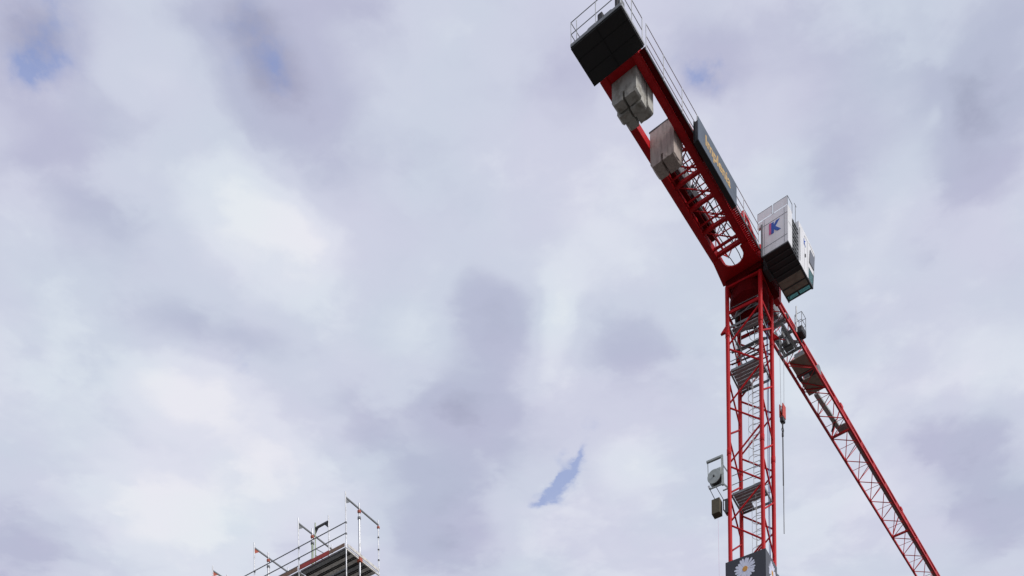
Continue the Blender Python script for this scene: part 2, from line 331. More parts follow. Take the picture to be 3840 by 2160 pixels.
# ------------------------------------------------------------------ tower crane
crane = thing('tower_crane', (MX, MY, 0), 'tall red flat-top lattice tower crane with white cab against the cloudy sky', 'crane')
H = .934
LEG = {'L': (-H, -H), 'F': (H, -H), 'R': (H, H), 'B': (-H, H)}
MT = 54.5
footing = MA.box('footing', (-3, 3), (-3, 3), (-1.59, -.9), CONC, crane, bev=.05)
for k, (u, v) in LEG.items():
    MA.tube('mast_leg', (u, v, -.9), (u, v, MT), .115, RED, crane, 14)
STEP = 1.615; Z0 = 51.2
def zk(k): return Z0-k*STEP
def mast_braces(c1, c2, par):
    k = -2; u1, v1 = LEG[c1]; u2, v2 = LEG[c2]
    while zk(k+1) > -.4:
        top, bot = zk(k)-.07, zk(k+1)+.07
        if top < 54.2:
            a, b = ((u1, v1), (u2, v2)) if (k+par) % 2 == 0 else ((u2, v2), (u1, v1))
            MA.tube('mast_brace', (*a, top), (*b, bot), .048, RED, crane)
        k += 1
mast_braces('L', 'F', 0)     # near-left face
mast_braces('F', 'R', 0)
mast_braces('R', 'B', 0)
mast_braces('B', 'L', 0)
# sleeves where the mast sections join
z = 51.9
while z > 1:
    for u, v in LEG.values(): MA.tube('leg_sleeve', (u, v, z-.16), (u, v, z+.16), .13, RED, crane, 14)
    z -= 6.46
# two red climbing lugs near the top
MA.prism('climbing_lug', [(-1.32, 52.05), (-.95, 52.05), (-.95, 52.42)], 1, -1.02, -.86, RED, crane)
MA.prism('climbing_lug', [(1.34, 52.05), (.95, 52.05), (.95, 52.5)], 1, .86, 1.02, RED, crane)
# rest platforms, ladders
def rest_platform(z, skip=None):
    p = MA.beam('rest_platform', (-.8, -.86, z), (.8, -.86, z), .05, .12, GREY, crane)
    MA.beam('edge_bar', (-.8, .86, z), (.8, .86, z), .05, .12, GREY, p)
    MA.beam('edge_bar', (-.86, -.8, z), (-.86, .8, z), .05, .12, GREY, p)
    MA.beam('edge_bar', (.86, -.8, z), (.86, .8, z), .05, .12, GREY, p)
    n = 7
    for i in range(n):
        v = -.72+i*.24
        if skip and i not in (1, 2): continue
        if v > .3: MA.beam('plank', (-.82, v, z+.08), (-.15, v, z+.08), .2, .04, PLANK, p)
        else: MA.beam('plank', (-.82, v, z+.08), (.82, v, z+.08), .19, .04, PLANK, p)
    for v in (-.83, .83):
        for h in (.55, 1.05): MA.tube('guard_rail', (-.83, v, z+h), (.83, v, z+h), .018, GREY, p)
def ladder(z0, z1, u, v):
    o = MA.tube('ladder', (u-.19, v, z0), (u-.19, v, z1), .02, GALV, crane)
    MA.tube('ladder_rail', (u+.19, v, z0), (u+.19, v, z1), .02, GALV, o)
    mb = Multi(); z = z0+.2
    while z < z1:
        mb.bar(MA(u-.19, v, z), MA(u+.19, v, z), .022); z += .3
    mb.build('rungs', GALV, o)
    z = z0+2.2
    while z < z1:
        pts = [MA(u+.34*math.sin(t), v-.34+.36*math.cos(t)*1.0, z) for t in [R(a) for a in range(25, 336, 31)]]
        path_tube('safety_hoop', pts, .013, GALV, o, 5); z += .85
    for t in (90, 180, 270):
        MA.tube('hoop_strap', (u+.34*math.sin(R(t)), v-.34+.36*math.cos(R(t)), z0+2.2), (u+.34*math.sin(R(t)), v-.34+.36*math.cos(R(t)), z-.85), .012, GALV, o, 5)
zs = [49.9, 43.1, 36.3, 29.5, 22.7, 15.9, 9.1, 2.3]
for i, z in enumerate(zs):
    rest_platform(z)
    ladder(z+.1, (zs[i-1] if i else 53.4)+1.0 if i else 53.2, .12 if i % 2 else .25, .62)
rest_platform(52.3, True)
path_tube('power_cable', [MA(.78, .72+.03*math.sin(z*.7), z) for z in [i*1.5-1 for i in range(37)]], .022, CABLE, crane, 6)
path_tube('power_cable', [MA(.70, .76+.02*math.sin(z*.5+1), z) for z in [i*1.5-1 for i in range(37)]], .016, CABLE, crane, 6)

for z in (50.7, 51.35, 53.2):
    MA.beam('inner_tie', (-H, -.3, z), (H, -.3, z), .05, .06, DGREY, crane)
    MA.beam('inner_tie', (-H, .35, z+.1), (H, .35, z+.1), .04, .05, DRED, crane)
    MA.beam('inner_tie', (-.4, -H, z-.1), (-.4, H, z-.1), .04, .05, GREY, crane)
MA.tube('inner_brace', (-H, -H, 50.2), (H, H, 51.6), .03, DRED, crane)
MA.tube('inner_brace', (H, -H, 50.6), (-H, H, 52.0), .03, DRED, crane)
for u in (-.62, -.35): MA.tube('inner_post', (u, -.5, 50.0), (u, -.5, 53.1), .02, GREY, crane)
# slewing unit between mast and jib
C0 = UP(0, 0, 0)
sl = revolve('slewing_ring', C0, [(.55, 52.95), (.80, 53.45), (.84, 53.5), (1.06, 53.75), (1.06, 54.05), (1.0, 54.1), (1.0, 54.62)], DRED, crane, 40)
revolve('ring_gear', C0, [(.80, 53.1), (.80, 53.25), (.62, 53.25)], DGREY, sl, 36)
for c in ((-.62, .0), (.62, .1), (.05, .62)):
    revolve('slewing_motor', MA(c[0], c[1], 0), [(.14, 53.0), (.14, 53.5), (.11, 53.52), (.11, 53.6)], DGREY, sl, 14)
for u, v, u2, v2 in ((-H, -H, H, -H), (H, -H, H, H), (H, H, -H, H), (-H, H, -H, -H)):
    MA.beam('mast_head_beam', (u, v, 54.45), (u2, v2, 54.45), .14, .10, RED, crane)
    MA.beam('mast_head_tie', (u, v, 53.05), (u2, v2, 53.05), .08, .14, RED, crane)
path_tube('curved_handrail', [MA(-.75+1.5*t, -.72, 52.85+.55*t*t) for t in [i/8 for i in range(9)]], .03, GALV, crane, 6)
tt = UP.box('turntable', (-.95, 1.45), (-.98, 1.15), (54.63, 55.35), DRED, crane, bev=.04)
UP.box('turntable_web', (1.46, 2.2), (-.75, -.45), (54.9, 55.7), RED, tt)
UP.box('turntable_web', (1.46, 2.2), (.62, .92), (54.9, 55.7), RED, tt)
UP.box('tower_head', (.2, 1.3), (-.45, .6), (55.36, 57.0), RED, tt, bev=.03)
UP.box('switch_cabinet', (-.75, .1), (1.16, 1.46), (54.45, 55.55), DGREY, tt, bev=.02)

# --- counter-jib
def hole_plate():
    """flat plate by the mast with a half-round cut-out towards the counterweights"""
    pts = [(-2.35, -1.0), (-.75, -1.18), (-.35, 1.2), (-2.35, 1.0), (-2.35, .58)]
    for i in range(0, 13):
        t = R(90-15*i); pts.append((-2.1+.62*math.cos(t), .0+.58*math.sin(t)))
    pts.append((-2.35, -.58))
    return UP.prism('counter_jib', pts, 2, 54.93, 55.0, RED, crane)
cj = hole_plate()
UP.box('front_diaphragm', (-.95, -.80), (-1.1, 1.1), (55.0, 55.5), RED, cj)
def ibeam(name, a0, a1, s, z0, h, w):
    t = .035
    c = UP.box(name, (a0, a1), (s-t/2, s+t/2), (z0+t, z0+h-t), RED, cj)
    UP.box('flange', (a0, a1), (s-w/2, s+w/2), (z0, z0+t), RED, c)
    UP.box('flange', (a0, a1), (s-w/2, s+w/2), (z0+h-t, z0+h), RED, c)
    a = a0+.8
    while a < a1-.3:
        UP.box('stiffener', (a-.012, a+.012), (s-w/2+.02, s+w/2-.02), (z0+t+.002, z0+h-t-.002), RED, c); a += 1.52
UP.box('counter_jib_chord', (-13.55, -.95), (-.99, -.70), (55.0, 55.42), RED, cj, bev=.03)
UP.box('counter_jib_chord', (-13.55, -.95), (.66, .99), (55.0, 55.42), RED, cj, bev=.03)
UP.beam('rail_strip', (-13.5, -1.04, 55.1), (-1.0, -1.04, 55.1), .05, .1, RED, cj)
for a, w in ((-13.34, .42), (-12.9, .06), (-8.45, .08), (-7.05, .15), (-7.5, .06), (-5.55, .15), (-6.0, .06), (-4.03, .15), (-4.5, .06), (-2.42, .17), (-2.85, .1)):
    UP.beam('cross_beam', (a, -.7, 55.06+w/2), (a, .66, 55.06+w/2), w, w if w > .2 else w*1.1, RED, cj)
nodes = [-8.45, -7.05, -5.55, -4.03, -2.42]
for i in range(4):
    a0, a1 = nodes[i]+.08, nodes[i+1]-.08
    UP.tube('diagonal', (a0, -.70, 55.2), (a1, .66, 55.2), .03, RED, cj)
    if i != 2: UP.tube('diagonal', (a0, .66, 55.2), ((a0+a1)/2, -.02, 55.2), .03, RED, cj)
    UP.beam('longitudinal_tie', (a0, .22, 55.25), (a1, .26, 55.25), .035, .05, DGREY, cj)
    UP.beam('longitudinal_tie', (a0, -.25, 55.27), (a1, -.2, 55.27), .03, .05, GREY, cj)
# upper lattice of the counter-jib
tz = 56.2
for s in (-.80, .80):
    UP.tube('upper_chord', (-8.4, s, tz), (-1.0, s, tz), .045, RED, cj, 10)
    aa = [-8.4, -6.9, -5.4, -3.9, -2.4, -1.0]
    for i in range(5):
        UP.tube('lattice_post', (aa[i], s, 55.42), (aa[i], s, tz), .03, RED, cj)
        UP.tube('diagonal', (aa[i], s, 55.42), (aa[i+1], s, tz), .03, RED, cj)
for i, a in enumerate([-8.4, -6.9, -5.4, -3.9, -2.4]):
    UP.tube('upper_tie', (a, -.8, tz), (a, .8, tz), .028, RED, cj)
    UP.tube('diagonal', (a, -.8 if i % 2 else .8, tz), (a+1.5, .8 if i % 2 else -.8, tz), .028, RED, cj)
# electrical boxes and cable runs inside the counter-jib
for i, a in enumerate([-8.4, -6.9, -5.4, -3.9]):
    UP.tube('diagonal', (a, .8 if i % 2 else -.8, tz), (a+1.5, -.8 if i % 2 else .8, tz), .022, RED, cj)
    UP.tube('sway_brace', (a, -.8, 55.42), (a, .8, tz), .022, RED, cj)
    UP.tube('sway_brace', (a, .8, 55.42), (a, -.8, tz), .022, RED, cj)
    UP.tube('sway_brace', (a+.75, -.68, 55.3), (a+.75, .8, tz), .018, DGREY, cj)
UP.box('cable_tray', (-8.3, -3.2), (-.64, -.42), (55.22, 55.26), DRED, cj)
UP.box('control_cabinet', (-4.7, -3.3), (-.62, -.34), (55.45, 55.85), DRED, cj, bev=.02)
UP.box('control_cabinet', (-7.6, -6.2), (-.66, -.28), (55.5, 56.1), GREY, cj, bev=.02)
UP.box('control_cabinet', (-5.9, -4.9), (-.64, -.3), (55.5, 56.0), DGREY, cj, bev=.02)
for j, (s, z) in enumerate(((-.42, 55.42), (.05, 55.46), (.42, 55.44))):
    path_tube('cable_run', [UP(-9.0+i*.5, s+.07*math.sin(i*.9+j), z+.04*math.sin(i*1.3+j*2)) for i in range(17)], .022, DGREY, cj, 6)
# red frame rising on the right chord next to the cab
fr = [(-3.25, 1.05, 55.45), (-2.95, 1.05, 56.0), (-2.35, 1.05, 56.0), (-1.25, 1.05, 55.5)]
for p, q in zip(fr, fr[1:]): UP.beam('support_frame', p, q, .10, .14, RED, cj)
UP.beam('support_frame', (-2.95, 1.05, 56.0), (-2.5, 1.05, 55.4), .08, .1, RED, cj)
UP.beam('support_frame', (-2.35, 1.05, 56.0), (-1.9, 1.05, 55.4), .08, .1, RED, cj)
# walkway with railing on the right-hand side
wk = UP.beam('walkway', (-13.5, 1.31, 55.03), (-1.3, 1.31, 55.03), .03, .1, DGREY, crane)
UP.beam('walkway_edge', (-13.5, 1.02, 55.03), (-1.3, 1.02, 55.03), .03, .1, RED, wk)
a = -13.45; k = 0
mb, mb2 = Multi(), Multi()
while a < -1.35:
    if a < -7.4: mb.bar(UP(a, 1.04, 55.05), UP(a, 1.29, 55.05), .115, .03)
    else: mb2.bar(UP(a, 1.04, 55.05), UP(a, 1.29, 55.05), .092, .03)
    a += .125; k += 1
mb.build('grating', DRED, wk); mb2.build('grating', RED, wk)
for a in (-13.38, -11.8, -10.03, -8.55, -4.9, -3.4, -1.6):
    UP.tube('rail_post', (a, 1.31, 55.0), (a, 1.31, 56.22), .02, GALV, wk)
for z in (56.2, 55.66, 55.28): UP.tube('hand_rail', (-13.38, 1.31, z), (-1.6, 1.31, z), .017, GALV, wk)
# --- platform at the tail
ep = UP.box('end_platform', (-15.5, -13.58), (-1.32, 1.30), (55.0, 55.06), BLACK, crane)
for a_ in (-14.9, -14.2): UP.box('underside_seam', (a_-.02, a_+.02), (-1.30, 1.28), (54.985, 54.998), BLACK, ep)
UP.box('underside_seam', (-15.48, -13.6), (-.02, .02), (54.975, 54.983), BLACK, ep)
UP.beam('kerb', (-15.52, -1.32, 55.12), (-15.52, 1.30, 55.12), .04, .13, GREY, ep)
UP.beam('kerb', (-15.5, 1.325, 55.1), (-13.58, 1.325, 55.1), .04, .1, GALV, ep)
UP.box('winch_drum_housing', (-15.3, -14.3), (-.6, .7), (55.07, 55.6), GREY, ep, bev=.08)
UP.box('equipment_box', (-15.45, -15.2), (-.55, -.1), (55.07, 55.32), GREY, ep, bev=.03)
UP.box('equipment_box', (-15.45, -15.15), (.05, .30), (55.07, 55.62), DGREY, ep, bev=.05)
UP.box('equipment_box', (-15.45, -15.28), (.95, 1.1), (55.07, 55.9), DGREY, ep, bev=.03)
UP.box('equipment_box', (-15.4, -15.1), (1.12, 1.25), (55.07, 55.55), GREY, ep, bev=.03)
for a, s in ((-15.5, -1.3), (-15.5, 1.28), (-15.5, 0), (-15.42, -1.05), (-13.7, 1.3), (-14.6, 1.3), (-13.7, -1.3)):
    UP.tube('rail_post', (a, s, 55.06), (a, s, 56.18), .02, GALV, ep)
for z in (56.18, 55.65):
    UP.tube('hand_rail', (-15.5, -1.3, z), (-15.5, 1.28, z), .018, GALV, ep)
    UP.tube('hand_rail', (-15.5, 1.29, z), (-13.7, 1.29, z), .018, GALV, ep)
    UP.tube('hand_rail', (-15.5, -1.3, z), (-13.7, -1.3, z), .018, GALV, ep)

# --- counterweights: concrete slabs hung between the chords
def slab(a0, a1, z0, z1, m, label, group, seed, ds=0):
    rr = random.Random(seed)
    s0, s1, sl_ = -.68+ds, .62+ds, .05
    zt = z1
    pts = [(s0, z0+.16), (s0+.13, z0+.015), (-.05-sl_, z0), (-.05-sl_, z0+.34), (-.05+sl_, z0+.34), (-.05+sl_, z0), (s1-.06, z0), (s1, z0+.05), (s1, zt), (s0, zt)]
    ob = UP.prism('counterweight_slab', pts, 0, a0, a1, m)
    bm = bmesh.new(); bm.from_mesh(ob.data)
    bmesh.ops.subdivide_edges(bm, edges=[e for e in bm.edges if e.calc_length() > .5], cuts=3)
    bmesh.ops.bevel(bm, geom=[e for e in bm.edges if len(e.link_faces) == 2 and e.calc_face_angle(0) > .3], offset=.012, segments=1, affect='EDGES')
    for v in bm.verts: v.co += Vector((rr.uniform(-1, 1), rr.uniform(-1, 1), rr.uniform(-1, 1)))*.011
    bm.to_mesh(ob.data); bm.free()
    lug = UP.beam('hanger_bar', (a0+.02, s0-.05, zt+.02), (a0+.02, s1+.05, zt+.02), .05, .06, DGREY, ob)
    return setp(ob, label, 'counterweight', group)
slab(-13.12, -12.64, 54.0, 55.75, CONC, 'grey concrete slab of the outer stack, nearest the black end platform', 'concrete counterweight slabs under the counter-jib', 1, .0)
slab(-12.60, -12.14, 53.92, 55.75, CONC, 'grey concrete slab in the middle of the outer stack', 'concrete counterweight slabs under the counter-jib', 2, -.035)
slab(-12.10, -11.62, 54.04, 55.75, CONC, 'grey concrete slab of the outer stack, on its side towards the brown slab', 'concrete counterweight slabs under the counter-jib', 3, .03)
slab(-9.62, -8.78, 54.0, 55.75, CONC2, 'single brownish board-marked concrete slab hanging nearer the mast', 'concrete counterweight slabs under the counter-jib', 4)

# --- sign board on the counter-jib railing
sg = UP.box('sign_board', (-9.02, -4.88), (1.57, 1.61), (54.46, 55.56), SLATE)
setp(sg, 'long slate grey sign board with yellow lettering beside the red counter-jib', 'sign')
UP.box('sign_case', (-9.0, -4.9), (1.34, 1.565), (54.46, 54.50), BLACK, sg)
UP.box('sign_case', (-9.0, -4.9), (1.34, 1.36), (54.505, 55.5), BLACK, sg)
for a in (-8.9, -7.6, -6.3, -5.0): UP.box('bracket', (a-.03, a+.03), (1.362, 1.565), (54.51, 55.5), DGREY, sg)
text_obj('lettering', 'Implenia', UP(-8.32, 1.614, 54.80), ej, ez, .70, .006, YELL, sg, width=1.16, bold=.022)

# --- cab
cab = UP.box('cab', (-1.5, -.95), (1.48, 2.92), (54.5, 56.42), WHITE, crane, bev=.03)
UP.prism('cab_front_body', [(-.02, 54.52), (1.26, 54.52), (1.30, 55.3), (1.36, 56.66), (-.02, 56.70)], 1, 1.48, 2.90, WHITE, cab)
UP.prism('cab_roof', [(1.34, 56.56), (2.22, 56.44), (2.1, 56.58), (1.34, 56.66)], 1, 1.48, 2.90, WHITE, cab)
for s_ in (1.485, 2.86):
    UP.prism('cab_side_panel', [(1.26, 55.22), (2.04, 55.22), (2.21, 56.42), (1.34, 56.54)], 1, s_, s_+.03, WHITE, cab)
    UP.beam('window_post', (1.93, s_+.015, 54.53), (2.20, s_+.015, 56.42), .05, .04, DGREY, cab)
    UP.beam('window_sill', (1.26, s_+.015, 54.54), (1.94, s_+.015, 54.54), .05, .05, DGREY, cab)
UP.beam('window_sill', (1.94, 1.49, 54.54), (1.94, 2.89, 54.54), .05, .05, DGREY, cab)
UP.beam('window_sill', (2.19, 1.49, 56.40), (2.19, 2.89, 56.40), .05, .05, DGREY, cab)
UP.box('operator_seat', (1.32, 1.55), (2.0, 2.45), (54.6, 55.9), DGREY, cab, bev=.06)
UP.box('cab_middle', (-.94, -.03), (1.50, 2.72), (54.54, 56.2), DGREY, cab)
for i in range(8):
    UP.beam('louvre', (-.92, 2.80, 54.72+i*.21), (-.05, 2.80, 54.72+i*.21+.02), .16, .03, GALV if i % 3 else GREY, cab)
for a in (-.6, -.3): UP.beam('louvre_post', (a, 2.86, 54.6), (a, 2.86, 56.3), .03, .03, GREY, cab)
UP.box('floor_panel', (-1.49, .42), (1.49, 2.91), (54.44, 54.497), BLACK, cab)
UP.box('floor_panel', (.43, 1.0), (1.52, 2.8), (54.455, 54.515), PLY, cab)
UP.box('floor_panel', (1.07, 1.48), (1.52, 2.8), (54.455, 54.515), PLY, cab)
UP.box('floor_frame', (1.0, 1.07), (1.49, 2.89), (54.43, 54.515), DGREY, cab)
UP.box('floor_frame', (1.48, 1.56), (1.49, 2.89), (54.44, 54.515), DGREY, cab)
UP.box('floor_frame', (.42, 1.95), (2.81, 2.9), (54.45, 54.515), DGREY, cab)
UP.box('floor_frame', (.42, 1.95), (1.47, 1.52), (54.45, 54.515), DGREY, cab)
UP.box('floor_window', (1.57, 1.9), (1.53, 2.12), (54.47, 54.5), GLASS, cab)
UP.box('floor_window', (1.57, 1.9), (2.18, 2.8), (54.47, 54.5), GLASS, cab)
UP.box('floor_frame', (1.57, 1.9), (2.12, 2.18), (54.46, 54.515), DGREY, cab)
UP.prism('side_window', [(1.38, 55.5), (2.03, 55.5), (2.12, 56.22), (1.5, 56.25)], 1, 2.902, 2.93, TINT, cab)
for s_ in (1.49, 2.88): UP.prism('side_window', [(1.28, 54.56), (1.93, 54.56), (2.02, 55.2), (1.28, 55.2)], 1, s_, s_+.015, GLASS, cab)
UP.prism('front_window', [(1.935, 54.58), (2.18, 56.36), (2.195, 56.36), (1.95, 54.58)], 1, 1.53, 2.85, GLASS, cab)
UP.box('door_frame', (.06, .12), (2.902, 2.92), (54.65, 56.4), GREY, cab)
for s in (1.22, 2.04, 2.12, 2.9): UP.tube('roof_rail_post', (-1.5, s, 56.40), (-1.5, s, 56.88), .014, GREY, cab, 6)
for s0, s1 in ((1.22, 2.04), (2.12, 2.9)):
    UP.tube('roof_rail', (-1.5, s0, 56.88), (-1.5, s1, 56.88), .014, DGREY, cab, 6)
    UP.box('roof_rail_sheet', (-1.512, -1.506), (s0, s1), (56.44, 56.86), WHITE, cab)
UP.tube('roof_rail', (-1.5, 2.9, 56.88), (-.9, 2.9, 56.88), .014, DGREY, cab, 6)
UP.tube('roof_rail_post', (-.9, 2.9, 56.4), (-.9, 2.9, 56.88), .014, DGREY, cab, 6)
UP.tube('antenna', (-.36, 2.86, 56.2), (-.36, 2.86, 57.3), .016, GREY, cab, 6)
UP.tube('antenna', (-.5, 2.86, 57.28), (-.22, 2.86, 57.28), .012, GREY, cab, 6)
UP.box('side_bracket', (-1.5, -1.35), (1.2, 1.478), (56.1, 56.4), WHITE, cab, bev=.02)
UP.box('corner_post', (-1.53, -1.44), (1.40, 1.477), (54.5, 56.2), GREY, cab)
for z_ in (54.9, 56.05): UP.box('panel_seam', (-1.508, -1.501), (1.52, 2.88), (z_-.008, z_+.008), GREY, cab)
for s_ in (1.60, 2.72): UP.box('panel_seam', (-1.508, -1.501), (s_-.007, s_+.007), (54.56, 56.38), GREY, cab)
UP.box('panel_seam', (-1.45, -1.0), (2.921, 2.926), (55.55, 55.565), GREY, cab)
for a_ in (.72, 1.18): UP.box('door_seam', (a_-.008, a_+.008), (2.901, 2.906), (54.62, 56.45), GREY, cab)
UP.box('door_seam', (.72, 1.18), (2.901, 2.906), (56.45, 56.466), GREY, cab)
UP.box('door_handle', (.78, .84), (2.901, 2.94), (55.35, 55.5), DGREY, cab)
for a_ in (-1.1, -.7, -.3, .1): UP.box('floor_rib', (a_-.03, a_+.03), (1.5, 2.9), (54.41, 54.438), DGREY, cab)
path_tube('cab_cable', [UP(-1.3+.22*i, 1.46-.02*math.sin(i), 54.42-.10*math.sin(i*math.pi/8)) for i in range(9)], .018, DGREY, cab, 6)
# logo: magenta bar with a blue letter
UP.box('logo_bar', (-1.512, -1.502), (1.86, 1.98), (55.40, 55.98), PINK, cab)
text_obj('logo_letter', 'K', UP(-1.506, 1.97, 55.42), er, ez, .72, .012, BLUE, cab, width=.95, bold=.06)
text_obj('logo_letter', 'K', UP(.62, 2.905, 55.95), ej, ez, .42, .006, BLUE, cab, bold=.03)

# --- jib: triangular truss, two bottom chords and one top chord
jb = UP.tube('jib', (1.1, .07, 56.75), (52, .07, 56.75), .075, RED_J, crane, 10)
SLx, SRx = -.57, .71
for s in (SLx, SRx):
    UP.beam('bottom_chord', (1.2, s, 55.0), (52, s, 55.0), .11, .13, RED_J, jb)
P = 2.42; a0 = 1.62
k = 0
while a0+k*P < 50:
    a = a0+k*P; h = P/2
    UP.tube('bottom_brace', (a, SLx, 55.0), (a+h, SRx, 55.0), .026, RED_J, jb, 6)
    UP.tube('bottom_brace', (a+h, SRx, 55.0), (a+P, SLx, 55.0), .026, RED_J, jb, 6)
    if a < 34:
        UP.tube('bottom_strut', (a+h, SLx, 55.02), (a+h, SRx, 55.02), .016, RED_J, jb, 6)
    for s in (SLx, SRx):
        UP.tube('side_brace', (a, s, 55.0), (a+h, .07, 56.75), .026, RED_J, jb, 6)
        UP.tube('side_brace', (a+P, s, 55.0), (a+h, .07, 56.75), .026, RED_J, jb, 6)
    UP.beam('node_plate', (a-.14, SLx+.03, 55.0), (a+.14, SLx+.03, 55.0), .13, .12, RED_J, jb)
    k += 1
for a in (1.6, 13.62, 25.7, 37.8, 49.8):
    UP.beam('joint_bar', (a, SLx, 55.0), (a, SRx, 55.0), .12, .12, RED_J, jb)
    UP.tube('joint_bar', (a, SLx, 55.0), (a, .07, 56.75), .04, RED_J, jb)
    UP.tube('joint_bar', (a, SRx, 55.0), (a, .07, 56.75), .04, RED_J, jb)
    UP.beam('joint_lug', (a-.22, .07, 56.75), (a+.22, .07, 56.75), .2, .2, RED_J, jb)
UP.beam('jib_walkway', (14.0, .50, 55.22), (50, .50, 55.22), .26, .04, GREY, jb)
UP.beam('drive_rail', (9.9, -.12, 55.3), (13.4, -.02, 55.3), .26, .12, GREYL, jb)
UP.box('end_tray', (13.2, 13.95), (-.1, .55), (55.2, 55.25), PLANK, jb)
UP.beam('support_strut', (12.6, .1, 55.25), (13.4, -.45, 55.25), .1, .06, DGREY, jb)
# hoist machinery deck
dk = UP.box('machinery_deck', (6.62, 7.85), (-.52, .62), (55.28, 55.33), PLY, jb)
UP.box('deck_sheet', (8.42, 9.78), (-.52, .60), (55.28, 55.33), PLY, jb)
UP.box('deck_sheet', (7.85, 8.42), (-.55, -.34), (55.28, 55.34), DGREY, jb)
UP.box('deck_sheet', (7.85, 8.42), (.12, .62), (55.28, 55.34), DGREY, jb)
UP.box('deck_sheet', (7.85, 8.12), (-.34, .12), (55.28, 55.34), DGREY, jb)
UP.tube('rope_drum', (8.9, -.4, 55.8), (8.9, .5, 55.8), .3, GREY, jb, 18)
UP.box('hoist_motor', (6.9, 7.7), (-.3, .35), (55.34, 55.85), GREY, jb, bev=.05)
for p, q in (((8.45, -.5, 55.25), (9.7, .55, 55.25)), ((6.7, -.5, 55.25), (7.8, .55, 55.25)), ((9.15, -.5, 55.25), (9.75, .55, 55.25))):
    UP.tube('bottom_brace', p, q, .03, RED_J, jb, 6)
# trolley parked near the mast
tr = UP.beam('trolley', (3.2, -.30, 54.88), (5.6, -.30, 54.88), .12, .14, GALV, crane)
UP.beam('trolley_frame', (3.2, .44, 54.88), (5.6, .44, 54.88), .12, .14, GALV, tr)
for a in (3.25, 4.2, 5.1, 5.6): UP.beam('trolley_cross_member', (a, -.55, 54.90), (a, .70, 54.90), .10, .12, GREY, tr)
for a in (3.4, 5.4):
    for s in (-.62, .76):
        UP.tube('trolley_wheel', (a, s-.05, 55.13), (a, s+.05, 55.13), .13, DGREY, tr, 16)
for a, s in ((3.9, .07), (4.5, .07)):
    UP.tube('rope_sheave', (a, s-.28, 54.8), (a, s-.2, 54.8), .24, GREY, tr, 20)
    UP.tube('rope_sheave', (a, s+.2, 54.8), (a, s+.28, 54.8), .24, GALV, tr, 20)
UP.box('trolley_plate', (4.75, 5.5), (-.2, .3), (54.93, 54.97), GREY, tr)
UP.box('trolley_plate', (2.6, 3.15), (-.45, .15), (55.05, 55.1), GREY, tr)
UP.box('trolley_winch', (2.3, 3.3), (-.35, .35), (55.15, 55.65), GREY, jb, bev=.08)
UP.tube('rope_drum', (4.0, -.35, 55.65), (4.0, .45, 55.65), .24, GALV, jb, 18)
UP.box('control_box', (5.2, 5.9), (-.3, .1), (55.3, 55.8), DGREY, jb, bev=.04)
for a in (2.2, 4.6, 5.9): UP.beam('cross_member', (a, SLx, 55.18), (a, SRx, 55.18), .07, .08, GREY, jb)
for j in range(3): path_tube('trolley_rope', [UP(1.3+i*.8, -.2+.2*j, 55.2+.05*math.sin(i+j)) for i in range(7)], .014, ROPE, jb, 5)
# basket beside the trolley
bk = UP.box('service_basket', (4.86, 5.5), (.60, 1.03), (55.17, 55.23), DGREY, tr)
UP.box('basket_toe', (4.86, 5.5), (1.02, 1.05), (55.235, 55.5), DGREY, tr)
UP.box('basket_toe', (4.85, 4.88), (.60, 1.015), (55.235, 55.5), DGREY, tr)
for a, s in ((5.48, 1.03), (4.87, 1.03), (4.87, .62), (5.48, .62)): UP.tube('basket_post', (a, s, 55.2), (a, s, 56.3), .017, GREY, tr, 6)
for z in (56.3, 55.85):
    for p, q in (((5.48, 1.03), (4.87, 1.03)), ((4.87, 1.03), (4.87, .62)), ((4.87, .62), (5.48, .62)), ((5.48, .62), (5.48, 1.03))):
        UP.tube('basket_rail', (*p, z), (*q, z), .015, GREY, tr, 6)
UP.tube('basket_hanger', (4.7, .78, 55.1), (4.7, .78, 56.6), .04, GALV, tr)

# --- hook block hanging from the trolley
hb = thing('hook_block', UP(4.2, .07, 49.0), 'small orange-red hook block with a long sling hanging right of the mast', 'hook')
UP.box('block_cheek', (3.98, 4.42), (-.05, .00), (50.1, 50.85), HOOKC, hb, bev=.03)
UP.box('block_cheek', (3.98, 4.42), (.14, .19), (50.1, 50.85), HOOKC, hb, bev=.03)
UP.tube('sheave', (4.2, .01, 50.6), (4.2, .13, 50.6), .21, WHITE, hb, 20)
UP.box('block_weight', (4.03, 4.37), (-.04, .18), (49.86, 50.1), DGREY, hb, bev=.04)
UP.tube('swivel', (4.2, .07, 49.55), (4.2, .07, 49.88), .045, DGREY, hb)
path_tube('hook', [UP(4.2+.11*math.sin(R(t)), .07, 49.42-.13*math.cos(R(t))+.02) for t in range(180, -110, -20)], .032, DGREY, hb, 6)
UP.tube('sling', (4.2, .07, 46.2), (4.2, .07, 49.3), .034, DGREY, hb)
UP.tube('sling', (4.23, .07, 45.2), (4.23, .07, 48.9), .028, GREY, hb)
UP.tube('sling_shackle', (4.2, .07, 49.05), (4.2, .07, 49.28), .06, DGREY, hb)
UP.tube('sling_chain', (4.22, .07, 43.4), (4.22, .07, 46.2), .026, GREY, hb)
UP.tube('hoist_rope', (3.98, .07, 50.7), (3.9, .07, 54.8), .011, ROPE, hb, 5)
UP.tube('hoist_rope', (4.42, .07, 50.7), (4.5, .07, 54.8), .011, ROPE, hb, 5)

